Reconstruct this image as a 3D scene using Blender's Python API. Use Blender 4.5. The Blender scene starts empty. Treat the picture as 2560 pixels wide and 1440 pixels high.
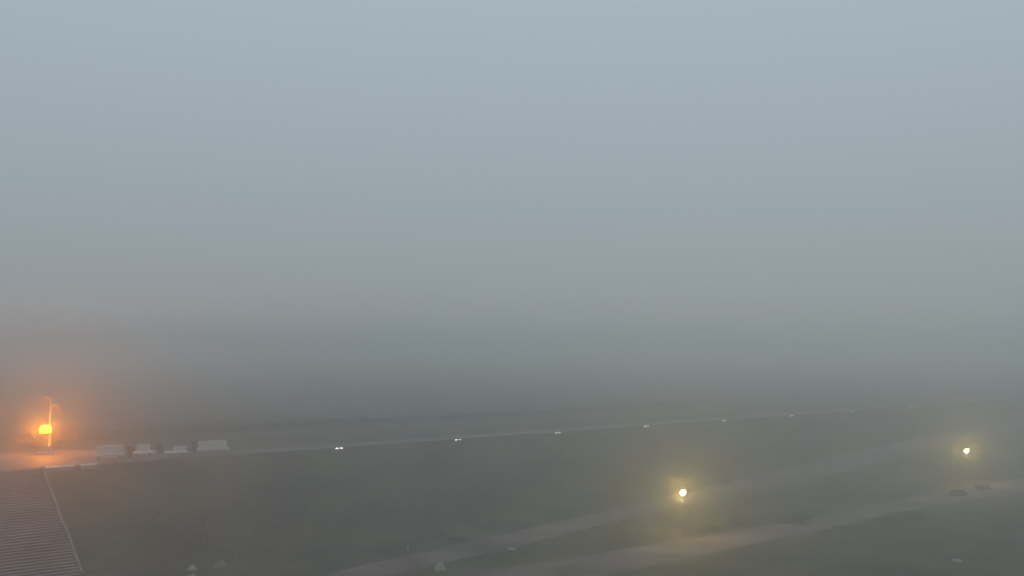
import bpy, bmesh, math, random
from mathutils import Vector, Matrix, noise
random.seed(7)
R = math.radians
scene = bpy.context.scene

# ------------------------------------------------------------------ camera
cam_d = bpy.data.cameras.new('camera'); cam = bpy.data.objects.new('camera', cam_d)
scene.collection.objects.link(cam); scene.camera = cam
cam.location = (0, 0, 16.0)
cam_d.sensor_width = 36.0; cam_d.lens = 35.16
cam.rotation_euler = (R(90) + math.atan(130 / 2500), 0, 0)
cam_d.clip_start = 0.2; cam_d.clip_end = 6000

# ------------------------------------------------------------------ sky, sun, exposure
SKY_STRENGTH = 1.0
SUN_EL, SUN_ROT = R(28), R(200)
world = bpy.data.worlds.new('World'); scene.world = world; world.use_nodes = True
nt = world.node_tree; nt.nodes.clear(); N = nt.nodes; L = nt.links
out = N.new('ShaderNodeOutputWorld'); bg = N.new('ShaderNodeBackground')
tc = N.new('ShaderNodeTexCoord'); sep = N.new('ShaderNodeSeparateXYZ')
ramp = N.new('ShaderNodeValToRGB')
e = ramp.color_ramp.elements
e[0].position = 0.0; e[0].color = (0.275, 0.31, 0.33, 1)
e[1].position = 1.0; e[1].color = (0.56, 0.66, 0.74, 1)
for p, c in ((0.06, (0.305, 0.345, 0.372, 1)), (0.18, (0.352, 0.412, 0.448, 1)), (0.33, (0.405, 0.488, 0.54, 1)), (0.6, (0.49, 0.585, 0.655, 1))):
    k = e.new(p); k.color = c
sky = N.new('ShaderNodeTexSky'); sky.sky_type = 'NISHITA'; sky.sun_disc = False
sky.sun_elevation = SUN_EL; sky.sun_rotation = SUN_ROT
sc_ = N.new('ShaderNodeVectorMath'); sc_.operation = 'SCALE'; sc_.inputs['Scale'].default_value = 0.05
mix = N.new('ShaderNodeMix'); mix.data_type = 'RGBA'; mix.inputs['Factor'].default_value = 0.06
L.new(tc.outputs['Generated'], sep.inputs[0]); L.new(sep.outputs['Z'], ramp.inputs[0])
L.new(sky.outputs[0], sc_.inputs[0])
L.new(ramp.outputs[0], mix.inputs['A']); L.new(sc_.outputs[0], mix.inputs['B'])
L.new(mix.outputs['Result'], bg.inputs['Color']); bg.inputs['Strength'].default_value = SKY_STRENGTH
L.new(bg.outputs[0], out.inputs[0])
sun_d = bpy.data.lights.new('sun', 'SUN'); sun = bpy.data.objects.new('sun', sun_d)
scene.collection.objects.link(sun)
sun_d.energy = 0.12; sun_d.angle = R(40); sun_d.color = (1.0, 0.95, 0.88)
sun.rotation_euler = (R(90) - SUN_EL, 0, math.pi - SUN_ROT + math.pi)
scene.view_settings.view_transform = 'Standard'; scene.view_settings.look = 'None'
scene.view_settings.exposure = 0.0; scene.view_settings.gamma = 1.0
scene.view_settings.use_curve_mapping = False
scene.cycles.use_denoising = True
scene.cycles.max_bounces = 8; scene.cycles.volume_bounces = 4
scene.cycles.sample_clamp_indirect = 8.0
scene.cycles.use_adaptive_sampling = False

# ------------------------------------------------------------------ helpers
P0 = Vector((-37.3, 79.0)); U = Vector((0.799, 0.602)).normalized(); V = Vector((U.y, -U.x))
CREST, RUN = 5.9, 12.8
ROT = math.atan2(U.y, U.x)
def xy(u, v): return P0 + U * u + V * v
def smooth(t): t = min(1, max(0, t)); return t * t * (3 - 2 * t)
def height(u, v):
    t = 1 - v / RUN
    h = CREST * min(1, max(0, t))
    # soften the toe and the crest of the bank a little away from the staircase
    a = smooth((u - 2) / 10)
    h += a * 0.12 * math.exp(-((v - RUN) / 2.0) ** 2) - a * 0.05 * math.exp(-((v - 0.9) / 0.6) ** 2)
    if v > 13 or v < -15 or (u > 3 and 1.5 < v < 12):
        h += 0.05 * noise.noise(Vector((u * .11, v * .11, 3.1)))
    if v > 40: h += 1.0 * smooth((v - 60) / 200) * noise.noise(Vector((u * .01, v * .01, 1.0)))
    return h
def P(u, v, dz=0): q = xy(u, v); return Vector((q.x, q.y, height(u, v) + dz))

def link(o): scene.collection.objects.link(o); return o
def mesh_obj(name, verts, faces, mat, parent=None, smooth_shade=False):
    me = bpy.data.meshes.new(name); me.from_pydata([tuple(v) for v in verts], [], faces); me.validate(); me.update()
    if smooth_shade: me.polygons.foreach_set('use_smooth', [True] * len(me.polygons))
    me.materials.append(mat)
    o = link(bpy.data.objects.new(name, me)); o.parent = parent
    return o
def bm_obj(name, bm, mat, parent=None, smooth_shade=False):
    me = bpy.data.meshes.new(name); bm.normal_update(); bm.to_mesh(me); bm.free()
    if smooth_shade: me.polygons.foreach_set('use_smooth', [True] * len(me.polygons))
    me.materials.append(mat)
    o = link(bpy.data.objects.new(name, me)); o.parent = parent
    return o
def empty(name, loc, rz=0):
    o = link(bpy.data.objects.new(name, None)); o.location = loc; o.rotation_euler = (0, 0, rz); return o
def tag(o, label, cat, group=None):
    o['label'] = label; o['category'] = cat
    if group: o['group'] = group
    return o
def copy_tree(o, parent=None):
    c = link(o.copy()); c.parent = parent
    for ch in list(o.children): copy_tree(ch, c)
    return c
def box(bm, x0, x1, y0, y1, z0, z1, bev=0.0):
    r = bmesh.ops.create_cube(bm, size=1.0)
    vs = r['verts']
    for v in vs:
        v.co = Vector(((x0 + x1) / 2 + v.co.x * (x1 - x0), (y0 + y1) / 2 + v.co.y * (y1 - y0), (z0 + z1) / 2 + v.co.z * (z1 - z0)))
    if bev:
        es = list({ed for v in vs for ed in v.link_edges})
        bmesh.ops.bevel(bm, geom=es, offset=bev, segments=1, affect='EDGES')
def lathe(bm, prof, seg=16, cx=0, cy=0):
    rings = []
    for r, z in prof:
        rings.append([bm.verts.new((cx + r * math.cos(2 * math.pi * i / seg), cy + r * math.sin(2 * math.pi * i / seg), z)) for i in range(seg)])
    for a, b in zip(rings, rings[1:]):
        for i in range(seg):
            bm.faces.new((a[i], a[(i + 1) % seg], b[(i + 1) % seg], b[i]))
    bm.faces.new(list(reversed(rings[0]))); bm.faces.new(rings[-1])
def tube(bm, pts, rad, seg=8):
    rings = []
    for i, p in enumerate(pts):
        p = Vector(p)
        d = (Vector(pts[min(i + 1, len(pts) - 1)]) - Vector(pts[max(i - 1, 0)])).normalized()
        a = d.orthogonal().normalized() if abs(d.y) > .9 else d.cross(Vector((0, 1, 0))).normalized()
        b = d.cross(a)
        rings.append([bm.verts.new(p + rad * (math.cos(t) * a + math.sin(t) * b)) for t in (2 * math.pi * k / seg for k in range(seg))])
    for a, b in zip(rings, rings[1:]):
        for i in range(seg): bm.faces.new((a[i], a[(i + 1) % seg], b[(i + 1) % seg], b[i]))
    bm.faces.new(list(reversed(rings[0]))); bm.faces.new(rings[-1])

# ------------------------------------------------------------------ materials
def material(name, c1, c2, scale=1.0, rough=0.8, bump=0.0, detail=6, lo=.35, hi=.65, c3=None, scale3=20, spec=0.3):
    m = bpy.data.materials.new(name); m.use_nodes = True
    t = m.node_tree; n = t.nodes; l = t.links; b = n['Principled BSDF']
    b.inputs['Roughness'].default_value = rough; b.inputs['Specular IOR Level'].default_value = spec
    geo = n.new('ShaderNodeNewGeometry')
    nz = n.new('ShaderNodeTexNoise'); nz.inputs['Scale'].default_value = scale; nz.inputs['Detail'].default_value = detail
    l.new(geo.outputs['Position'], nz.inputs['Vector'])
    rp = n.new('ShaderNodeValToRGB'); rp.color_ramp.elements[0].position = lo; rp.color_ramp.elements[1].position = hi
    rp.color_ramp.elements[0].color = (*c1, 1); rp.color_ramp.elements[1].color = (*c2, 1)
    l.new(nz.outputs['Fac'], rp.inputs[0])
    col = rp.outputs[0]
    n2 = n.new('ShaderNodeTexNoise'); n2.inputs['Scale'].default_value = scale3; n2.inputs['Detail'].default_value = 4
    l.new(geo.outputs['Position'], n2.inputs['Vector'])
    if c3:
        mx = n.new('ShaderNodeMix'); mx.data_type = 'RGBA'; mx.inputs['B'].default_value = (*c3, 1)
        r2 = n.new('ShaderNodeMapRange'); r2.inputs['From Min'].default_value = .5; r2.inputs['From Max'].default_value = .68
        r2.inputs['To Max'].default_value = .8
        l.new(n2.outputs['Fac'], r2.inputs['Value']); l.new(r2.outputs[0], mx.inputs['Factor']); l.new(col, mx.inputs['A']); col = mx.outputs['Result']
    l.new(col, b.inputs['Base Color'])
    if bump:
        bp = n.new('ShaderNodeBump'); bp.inputs['Strength'].default_value = bump; bp.inputs['Distance'].default_value = 0.03
        l.new(n2.outputs['Fac'], bp.inputs['Height']); l.new(bp.outputs[0], b.inputs['Normal'])
    return m
def glow(name, col, s):
    m = bpy.data.materials.new(name); m.use_nodes = True
    b = m.node_tree.nodes['Principled BSDF']; b.inputs['Base Color'].default_value = (.6, .6, .6, 1)
    b.inputs['Emission Color'].default_value = (*col, 1); b.inputs['Emission Strength'].default_value = s
    return m
M_grass = material('lawn_ground', (.012, .014, .005), (.07, .058, .022), .19, .95, .5, 8, .38, .62, (.05, .04, .022), 1.3)
M_blade = material('grass_blades', (.022, .028, .01), (.055, .056, .02), .5, .9, 0)
M_path = material('path_gravel', (.062, .042, .038), (.15, .108, .1), .25, .9, .4, 8, .36, .6, (.09, .07, .06), 2.2)
M_plaza = material('promenade_paving', (.085, .072, .064), (.14, .12, .11), .3, .75, .3, 8, .3, .7, (.1, .085, .08), 3)
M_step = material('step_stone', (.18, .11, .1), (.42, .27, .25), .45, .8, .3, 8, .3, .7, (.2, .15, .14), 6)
M_riser_shade = material('shaded_riser_stone', (.09, .05, .05), (.15, .085, .085), 1.2, .85, .3)  # same step stone, painted darker: shade on the step fronts put into the colour
M_curb = material('kerb_stone', (.26, .22, .2), (.36, .31, .28), 2, .7, .3, 8, .3, .7, (.2, .17, .15), 8)
M_white = material('pale_stone', (.45, .43, .4), (.6, .58, .55), 3, .6, .2, 6, .3, .7, (.42, .4, .37), 9)
M_coping = material('white_coping', (.62, .6, .57), (.76, .74, .71), 3, .6, .2)
M_edge = material('worn_kerb_stone', (.17, .12, .11), (.27, .2, .18), 1.5, .8, .2)
M_back = material('weathered_stone', (.3, .28, .26), (.42, .39, .37), 3, .7, .2)
M_rock = material('rock', (.24, .22, .21), (.38, .35, .33), 4, .85, .6, 8, .3, .7, (.17, .15, .14), 9)
M_rockb = material('brown_rock', (.14, .1, .08), (.2, .15, .12), 4, .85, .6, 8, .3, .7, (.15, .12, .1), 9)
M_shrub = material('shrub_leaves', (.05, .06, .02), (.1, .105, .038), 3, .7, 0)
M_leaf = material('leaves', (.05, .055, .03), (.1, .1, .055), 3, .7, 0)
M_bark = material('bark', (.06, .045, .035), (.11, .085, .06), 8, .9, .5)
M_dark = material('grey_metal', (.045, .045, .047), (.07, .07, .07), 4, .5, 0)
M_pale = material('weathered_metal', (.3, .28, .26), (.4, .38, .36), 5, .4, 0)
M_bloom = material('rusty_leaves', (.11, .045, .035), (.2, .09, .07), 4, .8, 0)
M_globe = glow('lit_globe', (1.0, .67, .18), 1050)
M_sod = glow('sodium_lens', (1.0, .27, .0), 820)
M_kl = glow('kerb_lens_bright', (1.0, .85, .72), 3.6)
M_kd = glow('kerb_lens_dim', (1.0, .86, .78), 1.1)

# ------------------------------------------------------------------ ground: one sheet, bank and plateau
def axis(lo, hi, pts):
    s = {lo, hi}; s.update(pts); return sorted(s)
def spread(a, b, step): 
    r = []; x = a
    while x < b: r.append(round(x, 4)); x += step
    return r
far = [100, 140, 200, 300, 450, 700, 1000, 1380]
us = sorted(set([-f_ for f_ in far[1:]] + spread(-70, 150, 1.6) + [160, 180, 210, 260, 330, 450, 700, 1000, 1380]))
vs = sorted(set([-f_ for f_ in far] + [-70, -50, -40, -32] + spread(-28, -2, 2) + spread(-2, 2, .4) + spread(2, 16, .8) + spread(16, 60, 1.6) + [70, 85, 105, 140, 200, 300, 450, 700, 1000, 1380]))
SU0, SU1 = -4.9, 0.35           # the staircase is let into the bank here
us = sorted(set(us + [SU0 - .12, SU0, SU1, SU1 + .12])); vs = sorted(set(vs + [0.0, RUN, RUN + .05, -.02]))
verts = []
for u in us:
    for v in vs:
        p = P(u, v)
        if SU0 <= u <= SU1 and -.01 <= v <= RUN: p.z -= 0.45
        verts.append(p)
nv = len(vs)
faces = [(i * nv + j, i * nv + j + 1, (i + 1) * nv + j + 1, (i + 1) * nv + j) for i in range(len(us) - 1) for j in range(nv - 1)]
g = mesh_obj('ground', verts, faces, M_grass, smooth_shade=True); g['kind'] = 'structure'

def catmull(pts, n=10):
    r = []
    for i in range(len(pts) - 1):
        p0, p1, p2, p3 = (Vector(pts[max(0, min(len(pts) - 1, k))]) for k in (i - 1, i, i + 1, i + 2))
        for k in range(n):
            t = k / n
            r.append(.5 * ((2 * p1) + (p2 - p0) * t + (2 * p0 - 5 * p1 + 4 * p2 - p3) * t * t + (3 * p1 - p0 - 3 * p2 + p3) * t ** 3))
    r.append(Vector(pts[-1])); return r
def ribbon(name, ea, eb, mat, dz, wob=.5, cross=6):
    """path between two edges given in bank coordinates (along the crest, down from the crest)"""
    A = catmull(ea); B = catmull(eb); n = min(len(A), len(B)); vsx = []; fs = []
    for i in range(n):
        a = A[int(i * (len(A) - 1) / (n - 1))]; b = B[int(i * (len(B) - 1) / (n - 1))]
        a = a + Vector((0, wob * noise.noise(Vector((i * .37, 0, 0))))); b = b + Vector((0, wob * noise.noise(Vector((i * .5, 7, 0)))))
        for k in range(cross + 1):
            q = a.lerp(b, k / cross); edge = 0.0 if 0 < k < cross else -.06
            vsx.append(P(q.x, q.y, dz + edge))
    for i in range(n - 1):
        for k in range(cross):
            s = i * (cross + 1) + k; fs.append((s, s + 1, s + cross + 2, s + cross + 1))
    o = mesh_obj(name, vsx, fs, mat, smooth_shade=True); o['kind'] = 'structure'; return o
# path at the foot of the bank, climbing away to the right
ribbon('path', [(0, 25.5), (6, 24.2), (13.3, 22.6), (18.4, 21.1), (23.6, 20.3), (29.7, 19.0), (37.1, 16.9), (44.5, 15.7), (53.6, 13.9), (62.8, 12.4), (73.8, 11.0), (82.3, 10.2), (100, 8.6), (125, 6.5), (160, 4)],
       [(0, 29.5), (8, 27.6), (17.1, 25.4), (21.1, 24.7), (26.1, 23.9), (36.1, 21.7), (44.1, 19.8), (51.6, 18.3), (63.0, 16.2), (69, 15.2), (76.8, 14.3), (86.7, 12.9), (104, 11.2), (128, 9), (160, 6.6)], M_path, .05)
ribbon('path', [(0, 27.6), (12, 27.4), (22.6, 27.7), (29, 28.5), (38.8, 28.7), (51.3, 29.1), (59, 29.1), (69, 28.3), (79.5, 27.8), (100, 27.8), (140, 27), (190, 26)],
       [(0, 35.6), (14, 35.2), (26, 34.6), (34.4, 34.2), (42, 33.6), (53.2, 33.4), (60, 32.9), (67.4, 32.2), (78.8, 32.5), (100, 32.5), (140, 32), (190, 31)], M_path, .05)
# promenade on the crest
ribbon('promenade', [(-60, -14), (-20, -14), (0, -14), (6, -13), (11, -9), (15, -4.6), (19, -3.2), (26, -2.9), (60, -2.9), (110, -2.9), (200, -2.9)],
       [(-60, -.15), (-20, -.15), (0, -.15), (6, -.15), (11, -.12), (15, -.1), (19, -.05), (26, -.0), (60, -.0), (110, -.0), (200, .0)], M_plaza, .045, wob=.05)
# short paved landing below the staircase
ribbon('pavement', [(SU0 - .6, RUN + .02), (-2, RUN + .02), (SU1 + .6, RUN + .02)], [(SU0 - .6, 26), (-2, 26), (SU1 + .6, 26)], M_plaza, .05, wob=0)

# ------------------------------------------------------------------ haze
bm = bmesh.new(); box(bm, -1950, 1950, -1950, 1950, -3.0, 19.0)
HZ = bpy.data.materials.new('fog'); HZ.use_nodes = True
t = HZ.node_tree; t.nodes.clear()
mo = t.nodes.new('ShaderNodeOutputMaterial'); pv = t.nodes.new('ShaderNodeVolumePrincipled')
pv.inputs['Density'].default_value = 0.0081; pv.inputs['Color'].default_value = (.868, .892, .888, 1); pv.inputs['Anisotropy'].default_value = .74
t.links.new(pv.outputs[0], mo.inputs['Volume'])
hz = bm_obj('haze', bm, HZ); hz['kind'] = 'stuff'; hz['label'] = 'thick grey fog filling the whole place'

# ------------------------------------------------------------------ staircase
NST = 40; tr = RUN / NST; ri = CREST / NST
st = empty('staircase', (*xy(0, RUN), 0.0), ROT)       # local x along the crest, local y up the bank
tag(st, 'long flight of stone steps climbing the grass bank towards the orange lamp', 'staircase')
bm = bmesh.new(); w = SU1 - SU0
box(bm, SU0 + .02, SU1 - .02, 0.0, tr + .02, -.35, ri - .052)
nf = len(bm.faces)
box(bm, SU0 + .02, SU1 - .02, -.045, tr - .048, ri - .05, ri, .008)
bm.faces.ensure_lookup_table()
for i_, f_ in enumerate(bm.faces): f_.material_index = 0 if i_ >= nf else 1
step0 = bm_obj('step', bm, M_step, st); step0.data.materials.append(M_riser_shade)
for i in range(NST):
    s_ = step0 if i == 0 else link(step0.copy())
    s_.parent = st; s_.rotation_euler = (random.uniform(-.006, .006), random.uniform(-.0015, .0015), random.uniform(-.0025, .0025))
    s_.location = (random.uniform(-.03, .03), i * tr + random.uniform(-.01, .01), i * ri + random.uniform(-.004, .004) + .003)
for sx in (SU0 - .16, SU1 + .01):
    k = 12
    for i in range(k):
        bm = bmesh.new(); ln = math.hypot(RUN, CREST) / k
        box(bm, -.09, .09, .008, ln - .008, -.45, .045 + .035 * (i / k) + random.uniform(-.03, .03), .015)
        o = bm_obj('kerb_block', bm, M_edge, st)
        o.location = (sx + .08 + random.uniform(-.03, .03), i * RUN / k, i * CREST / k + .12); o.rotation_euler = (math.atan2(CREST, RUN), 0, R(random.uniform(-.5, .5)))

# ------------------------------------------------------------------ low crest kerbs
def low_wall(u0, u1, v, label):
    o = empty('low_wall', P(u0, v), ROT); tag(o, label, 'low wall')
    x = 0.0; L_ = u1 - u0
    nst = max(1, round(L_ / 1.2)); d = L_ / nst
    for i in range(nst):
        bm = bmesh.new(); box(bm, i * d + .008, (i + 1) * d - .008, -.17, .17, -.15, .2, .012)
        bm_obj('base_stone', bm, M_curb, o)
        bm = bmesh.new(); box(bm, i * d + .006, (i + 1) * d - .006, -.2, .2, .202, .30 + random.uniform(-.005, .005), .015)
        bm_obj('coping_stone', bm, M_coping, o)
low_wall(.6, 2.75, .35, 'long pale stone kerb wall at the top corner of the steps')
low_wall(3.25, 4.45, .35, 'short pale stone kerb wall just right of the longer one')

# ------------------------------------------------------------------ benches
def bench(u, v, length, back_l, back_off, back_h, label, seat_h=.42, depth=.6, rz=0):
    o = empty('stone_bench', P(u, v, .045), ROT + rz); tag(o, label, 'bench', 'pale stone benches on the promenade')
    bm = bmesh.new(); box(bm, -length / 2, length / 2, -depth / 2, depth / 2, seat_h - .17, seat_h, .02)
    bm_obj('seat', bm, M_coping if length < 1.9 else M_white, o)
    for s in (-1, 1):
        bm = bmesh.new(); box(bm, s * (length / 2 - .35) - .16, s * (length / 2 - .35) + .16, -depth / 2 + .06, depth / 2 - .06, 0, seat_h - .172, .01)
        bm_obj('support', bm, M_curb, o)
    bm = bmesh.new(); box(bm, back_off - back_l / 2, back_off + back_l / 2, depth / 2 - .14, depth / 2 + .0, seat_h + .002, back_h, .02)
    bm_obj('backrest', bm, M_white, o)
    bm = bmesh.new(); box(bm, -length / 2 - .5, length / 2 + .5, -depth / 2 - .9, depth / 2 + .4, -.1, .006)
    bm_obj('paved_base', bm, M_plaza, o)
bench(6.4, -3.3, 2.5, 2.2, .1, 1.1, 'long stone bench with wide backrest, nearest the orange lamp', rz=R(-6))
bench(9.2, -3.3, 1.75, 1.15, .12, 1.05, 'brightest pale stone bench with a short square backrest', rz=R(5))
bench(11.6, -1.9, 1.85, 1.1, .36, .82, 'stone bench with bright seat and low backrest at its right end', rz=R(-9))
bench(14.9, -2.2, 3.0, 2.5, .1, 1.1, 'longest dim stone bench, farthest right, where the pale path begins', rz=R(-8))

# ------------------------------------------------------------------ orange lantern and white mast beside it
la = empty('orange_lantern', (-41.45, 89.4, 5.945), 0); tag(la, 'squat lantern glowing bright orange on a pale plinth above the steps', 'lamp')
bm = bmesh.new(); box(bm, -.55, .55, -.4, .4, 0, .22, .02); bm_obj('base', bm, M_white, la)
bm = bmesh.new(); box(bm, -.48, .48, -.34, .34, .222, .62, .02); bm_obj('plinth', bm, M_curb, la)
bm = bmesh.new(); box(bm, -.13, .13, -.13, .13, .622, 1.74, .02); bm_obj('post', bm, M_curb, la)
bm = bmesh.new(); lathe(bm, [(.14, 1.70), (.36, 1.78), (.46, 1.83), (.46, 1.88)], 16); bm_obj('tray', bm, M_pale, la)
bm = bmesh.new(); lathe(bm, [(.36, 1.885), (.42, 1.95), (.42, 2.2), (.34, 2.36), (.26, 2.43)], 12); bm_obj('lens', bm, M_sod, la)
bm = bmesh.new(); lathe(bm, [(.28, 2.435), (.3, 2.45), (.2, 2.52), (.04, 2.56)], 16); bm_obj('cap', bm, M_pale, la)

ma = empty('street_lamp', (-42.4, 92.3, 5.945), 0); tag(ma, 'unlit white street lamp mast rising above the orange lantern', 'street lamp')
bm = bmesh.new(); lathe(bm, [(.16, 0), (.16, .3), (.095, .4), (.09, 4.85)], 12); bm_obj('pole', bm, M_pale, ma, True)
bm = bmesh.new(); box(bm, -.42, -.093, -.09, .09, 4.7, 4.86, .02); bm_obj('side_bracket', bm, M_pale, ma)
bm = bmesh.new(); tube(bm, [(.05, 0, 4.08), (.3, 0, 4.12), (.55, 0, 4.1), (.75, 0, 3.98), (.88, 0, 3.78), (.93, 0, 3.62)], .03); bm_obj('curved_arm', bm, M_curb, ma, True)
bm = bmesh.new(); lathe(bm, [(.11, 3.4), (.12, 3.46), (.08, 3.58), (.05, 3.66)], 14, .93, 0); bm_obj('lamp_shade', bm, M_dark, ma, True)

# ------------------------------------------------------------------ globe lamps
def globe_lamp(x, y, label):
    o = empty('globe_lamp', (x, y, 0.0)); tag(o, label, 'street lamp', 'lit globe lamps beside the lower paths')
    bm = bmesh.new(); lathe(bm, [(.2, -.1), (.2, .06), (.12, .12), (.09, .5), (.065, .6)], 12); bm_obj('base', bm, M_dark, o, True)
    bm = bmesh.new(); lathe(bm, [(.03, .6), (.022, 3.2)], 10); bm_obj('post', bm, M_dark, o, True)
    bm = bmesh.new(); lathe(bm, [(.03, 3.17), (.08, 3.26), (.09, 3.35), (.08, 3.375)], 12); bm_obj('collar', bm, M_dark, o, True)
    bm = bmesh.new(); bmesh.ops.create_icosphere(bm, subdivisions=2, radius=.185)
    bmesh.ops.translate(bm, verts=bm.verts, vec=(0, 0, 3.5)); bm_obj('globe', bm, M_globe, o, True)
    bm = bmesh.new(); lathe(bm, [(.06, 3.63), (.065, 3.655), (.02, 3.69)], 10); bm_obj('cap', bm, M_dark, o, True)
globe_lamp(13.99, 82.68, 'nearer round globe lamp, glowing yellow between the two paths')
globe_lamp(51.34, 113.78, 'farther round globe lamp, glowing yellow near the right edge')

# ------------------------------------------------------------------ twin kerb lights along the crest
names = ['twin-lens kerb light, brightest and leftmost of the row on the crest', 'second kerb light from the left on the crest',
         'third kerb light from the left, straight above the lawn centre', 'fourth kerb light from the left on the crest',
         'fifth kerb light from the left, beyond the nearer globe lamp', 'sixth kerb light from the left, faint in the fog',
         'seventh kerb light from the left, faint pale streak in fog', 'farthest kerb light, barely showing through the fog']
G = 'low kerb lights in a row along the crest'
def lens_mesh(rx, rz):
    bm = bmesh.new(); bmesh.ops.create_icosphere(bm, subdivisions=2, radius=1)
    for v in bm.verts: v.co = Vector((v.co.x * rx, v.co.y * .06, v.co.z * rz))
    return bm
kl = empty('kerb_light', P(26.1, .35), ROT)
bm = bmesh.new(); box(bm, -.48, .48, -.09, .09, -.1, .07, .015); bm_obj('housing', bm, M_curb, kl)
for s in (-1, 1):
    bm = bmesh.new(); box(bm, s * .22 - .2, s * .22 + .2, -.06, .07, .072, .24, .02); bm_obj('lamp_head', bm, M_dark, kl)
l1 = bm_obj('lens', lens_mesh(.15, .05), M_kl, kl, True); l1.location = (-.22, -.07, .155)
l2 = bm_obj('lens', lens_mesh(.18, .042), M_kl, kl, True); l2.location = (.22, -.07, .155)
tag(kl, names[0], 'kerb light', G)
dim_me = l2.data.copy(); dim_me.materials[0] = M_kd; small = l1.data
for i, u in enumerate((39.5, 52.7, 66.2, 79.8, 93.3, 106.9, 122.0)):
    c = copy_tree(kl); c.location = P(u, .35); c['label'] = names[i + 1]
    ls = [x for x in c.children if x.name.startswith('lens')]
    ls.sort(key=lambda q: q.location.x)
    ls[1].data = dim_me; ls[0].scale = (.8 - .05 * i, 1, .9 - .07 * i)
    if i == 6: ls[0].data = dim_me

# ------------------------------------------------------------------ rocks
def rock(px, py, sx, sy, sz, seed, mat, label):
    rnd = random.Random(seed); bm = bmesh.new(); bmesh.ops.create_icosphere(bm, subdivisions=3, radius=1)
    for v in bm.verts:
        d = v.co.normalized(); n_ = noise.noise(d * 1.3 + Vector((seed, 0, 0))) * .35 + noise.noise(d * 3.5 + Vector((0, seed, 0))) * .12
        q = d * (1 + n_); taper = 1 - .35 * max(0, q.z)
        v.co = Vector((q.x * sx * taper, q.y * sy * taper, max(-.25, q.z) * sz))
    o = bm_obj('rock', bm, mat); o.location = (px, py, .12 * sz); o.rotation_euler = (0, 0, rnd.uniform(0, .6))
    tag(o, label, 'rock')
rock(-5.0, 70.6, .43, .35, .5, 3, M_rock, 'largest pale pointed boulder at the edge of the lower path')
rock(0.0, 77.3, .36, .3, .2, 5, M_rock, 'flat pale stone lying in the grass between the two paths')
rock(-22.3, 70.6, .34, .3, .3, 8, M_rock, 'small pale boulder on the dark grass left of centre')
rock(-20.6, 71.7, .45, .35, .36, 11, M_rockb, 'dull brown boulder just right of the small pale one')
rock(-8.0, 77.9, .09, .09, .22, 13, M_rock, 'thin upright pale stone on the far edge of the path')
rock(32.2, 73.3, .4, .3, .18, 21, M_rock, 'flat dim stone in the grass at the lower right')
rock(-21.6, 68.4, .35, .3, .22, 33, M_rock, 'low pale stone cut by the bottom edge of the view')

# ------------------------------------------------------------------ plants
def leaf_cloud(blobs, n, size, seed):
    rnd = random.Random(seed); vs_, fs_ = [], []
    for _ in range(n):
        c, r = rnd.choice(blobs)
        d = Vector((rnd.gauss(0, 1), rnd.gauss(0, 1), rnd.gauss(0, 1))).normalized() * (rnd.random() ** .45)
        p = Vector(c) + Vector((d.x * r[0], d.y * r[1], d.z * r[2]))
        if p.z < .03: p.z = .03 + rnd.random() * .1
        a = Vector((rnd.gauss(0, 1), rnd.gauss(0, 1), rnd.gauss(0, .6))).normalized(); b = a.orthogonal().normalized()
        s = size * rnd.uniform(.6, 1.3); k = len(vs_)
        vs_ += [p - a * s, p + b * s * .45, p + a * s, p - b * s * .45]; fs_.append((k, k + 1, k + 2, k + 3))
    return vs_, fs_
def bush(x, y, z, w, h, seed, label, n=600, mat=None, size=.07, group=None):
    rnd = random.Random(seed)
    o = empty('bush', (x, y, z)); tag(o, label, 'bush', group)
    blobs = [((rnd.uniform(-.5, .5) * w, rnd.uniform(-.5, .5) * w, h * rnd.uniform(.2, .85)), (w * rnd.uniform(.2, .6), w * rnd.uniform(.2, .6), h * rnd.uniform(.12, .3))) for _ in range(11)]
    v_, f_ = leaf_cloud(blobs, n, size, seed); mesh_obj('crown', v_, f_, mat or M_leaf, o)
    bm = bmesh.new()
    for k in range(5):
        a = rnd.uniform(0, 6.28); tube(bm, [(0, 0, -.1), (.1 * w * math.cos(a), .1 * w * math.sin(a), h * .3), (.35 * w * math.cos(a), .35 * w * math.sin(a), h * .65)], .02, 5)
    bm_obj('stems', bm, M_bark, o)
q = P(7.95, -2.9); bush(q.x, q.y, q.z, .5, 1.25, 1, 'dark clipped bush between the lamp-side bench and the brightest bench')
q = P(10.7, -3.6); bush(q.x, q.y, q.z, .4, 1.1, 2, 'dark bush right of the brightest bench')
q = P(12.95, -1.4); bush(q.x, q.y, q.z, .42, 1.5, 3, 'dark upright bush between the two right-hand benches')
q = P(-5.3, 4.6); bush(q.x, q.y, q.z, 1.3, 2.0, 4, 'dark bush overhanging the left side of the upper steps', 6000, size=.09)
q = P(-6.6, 8.4); bush(q.x, q.y, q.z, 1.2, 1.6, 5, 'dark bush at the left margin halfway down the steps', 5000, size=.09)
bush(-8.6, 75.6, 0, .7, .35, 6, 'low reddish plant beside the thin upright stone', 900, M_bloom, .05)
bush(-4.6, 81.9, 0, 1.2, .35, 7, 'low reddish plant on the lawn above the path', 1400, M_bloom, .05)

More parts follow.
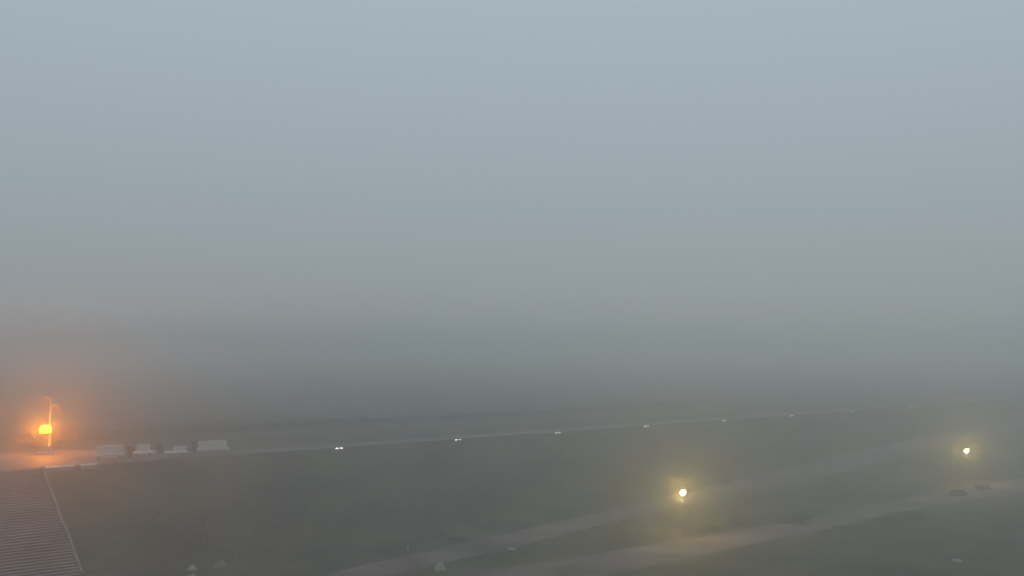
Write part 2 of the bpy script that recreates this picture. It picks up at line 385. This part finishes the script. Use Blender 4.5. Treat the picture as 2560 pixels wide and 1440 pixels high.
G2 = 'low shrubs beside the lower paths'
for bx, by, bw, bh, sd, lb in ((16.6, 85.2, 1.5, 1.0, 41, 'yellow-green shrub lit by the nearer globe lamp, just right of its post'),
                               (19.9, 88.2, 1.3, .9, 42, 'low shrub on the verge farther right of the nearer globe lamp'),
                               (24.6, 88.6, 1.7, .9, 43, 'dark shrub mass spilling onto the near path right of the lit patch'),
                               (46.0, 104.6, 1.5, .6, 44, 'broad dark shrub below the farther globe lamp'),
                               (50.6, 108.2, 1.2, .6, 45, 'dark shrub at the path edge under the farther globe lamp'),
                               (36.0, 91.5, 1.6, .5, 46, 'low dark shrub on the outer edge of the near path')):
    bush(bx, by, -.02, bw, bh, sd, lb, 2400, M_shrub, .08, G2)

# hedge behind the promenade
rnd = random.Random(12); blobs = []
for i in range(200):
    u = 3 + i * .5; hh = .85 + .35 * noise.noise(Vector((u * .15, 0, 0))) + .2 * noise.noise(Vector((u * .8, 2, 0)))
    hh *= 1 - .35 * smooth((u - 20) / 50)
    q = xy(u, -22 + rnd.uniform(-.7, .7)); hh *= rnd.uniform(.75, 1.25); blobs.append(((q.x, q.y, CREST + hh * .5), (.8, .8, hh * .55)))
he = empty('hedge', (*xy(3, -22), CREST)); tag(he, 'long dark hedge fading into fog behind the benches', 'hedge')
v_, f_ = leaf_cloud(blobs, 34000, .1, 77)
base = Vector((*xy(3, -22), CREST)); mesh_obj('foliage', [p - base for p in v_], f_, M_leaf, he)
bm = bmesh.new()
for i in range(0, 200, 4):
    q = Vector(blobs[i][0]) - base; tube(bm, [(q.x, q.y, -.1), (q.x + rnd.uniform(-.1, .1), q.y, .5), (q.x + rnd.uniform(-.3, .3), q.y + rnd.uniform(-.2, .2), 1.1)], .04, 5)
sm = bm_obj('stems', bm, M_bark, he); sm['kind'] = 'stuff'

# short grass on the lawns
def on_path(u, v):
    if v < 1.0 and u > -60: return True
    if SU0 - .4 < u < SU1 + .35 and v < 26.2: return True
    a = 25.4 - .245 * u if u < 60 else 13.2 - .095 * (u - 60)
    return (abs(v - (a + .2)) < 3.2) or (26.8 < v < 35)
vs_, fs_ = [], []; rnd = random.Random(5); cnt = 0
while cnt < 42000:
    u = rnd.uniform(-14, 115); v = rnd.uniform(.9, 48)
    if on_path(u, v): continue
    cnt += 1; p = P(u, v)
    for b_ in range(3):
        a = rnd.uniform(0, 6.28); h_ = rnd.uniform(.05, .13); wv = Vector((math.cos(a), math.sin(a), 0)) * .014
        o_ = Vector((rnd.uniform(-.06, .06), rnd.uniform(-.06, .06), 0)); k = len(vs_)
        vs_ += [p + o_ - wv, p + o_ + wv, p + o_ + Vector((rnd.uniform(-.04, .04), rnd.uniform(-.04, .04), h_))]; fs_.append((k, k + 1, k + 2))
gr = mesh_obj('grass', vs_, fs_, M_blade); gr['kind'] = 'stuff'; gr['label'] = 'short dark grass covering the bank and lawns'
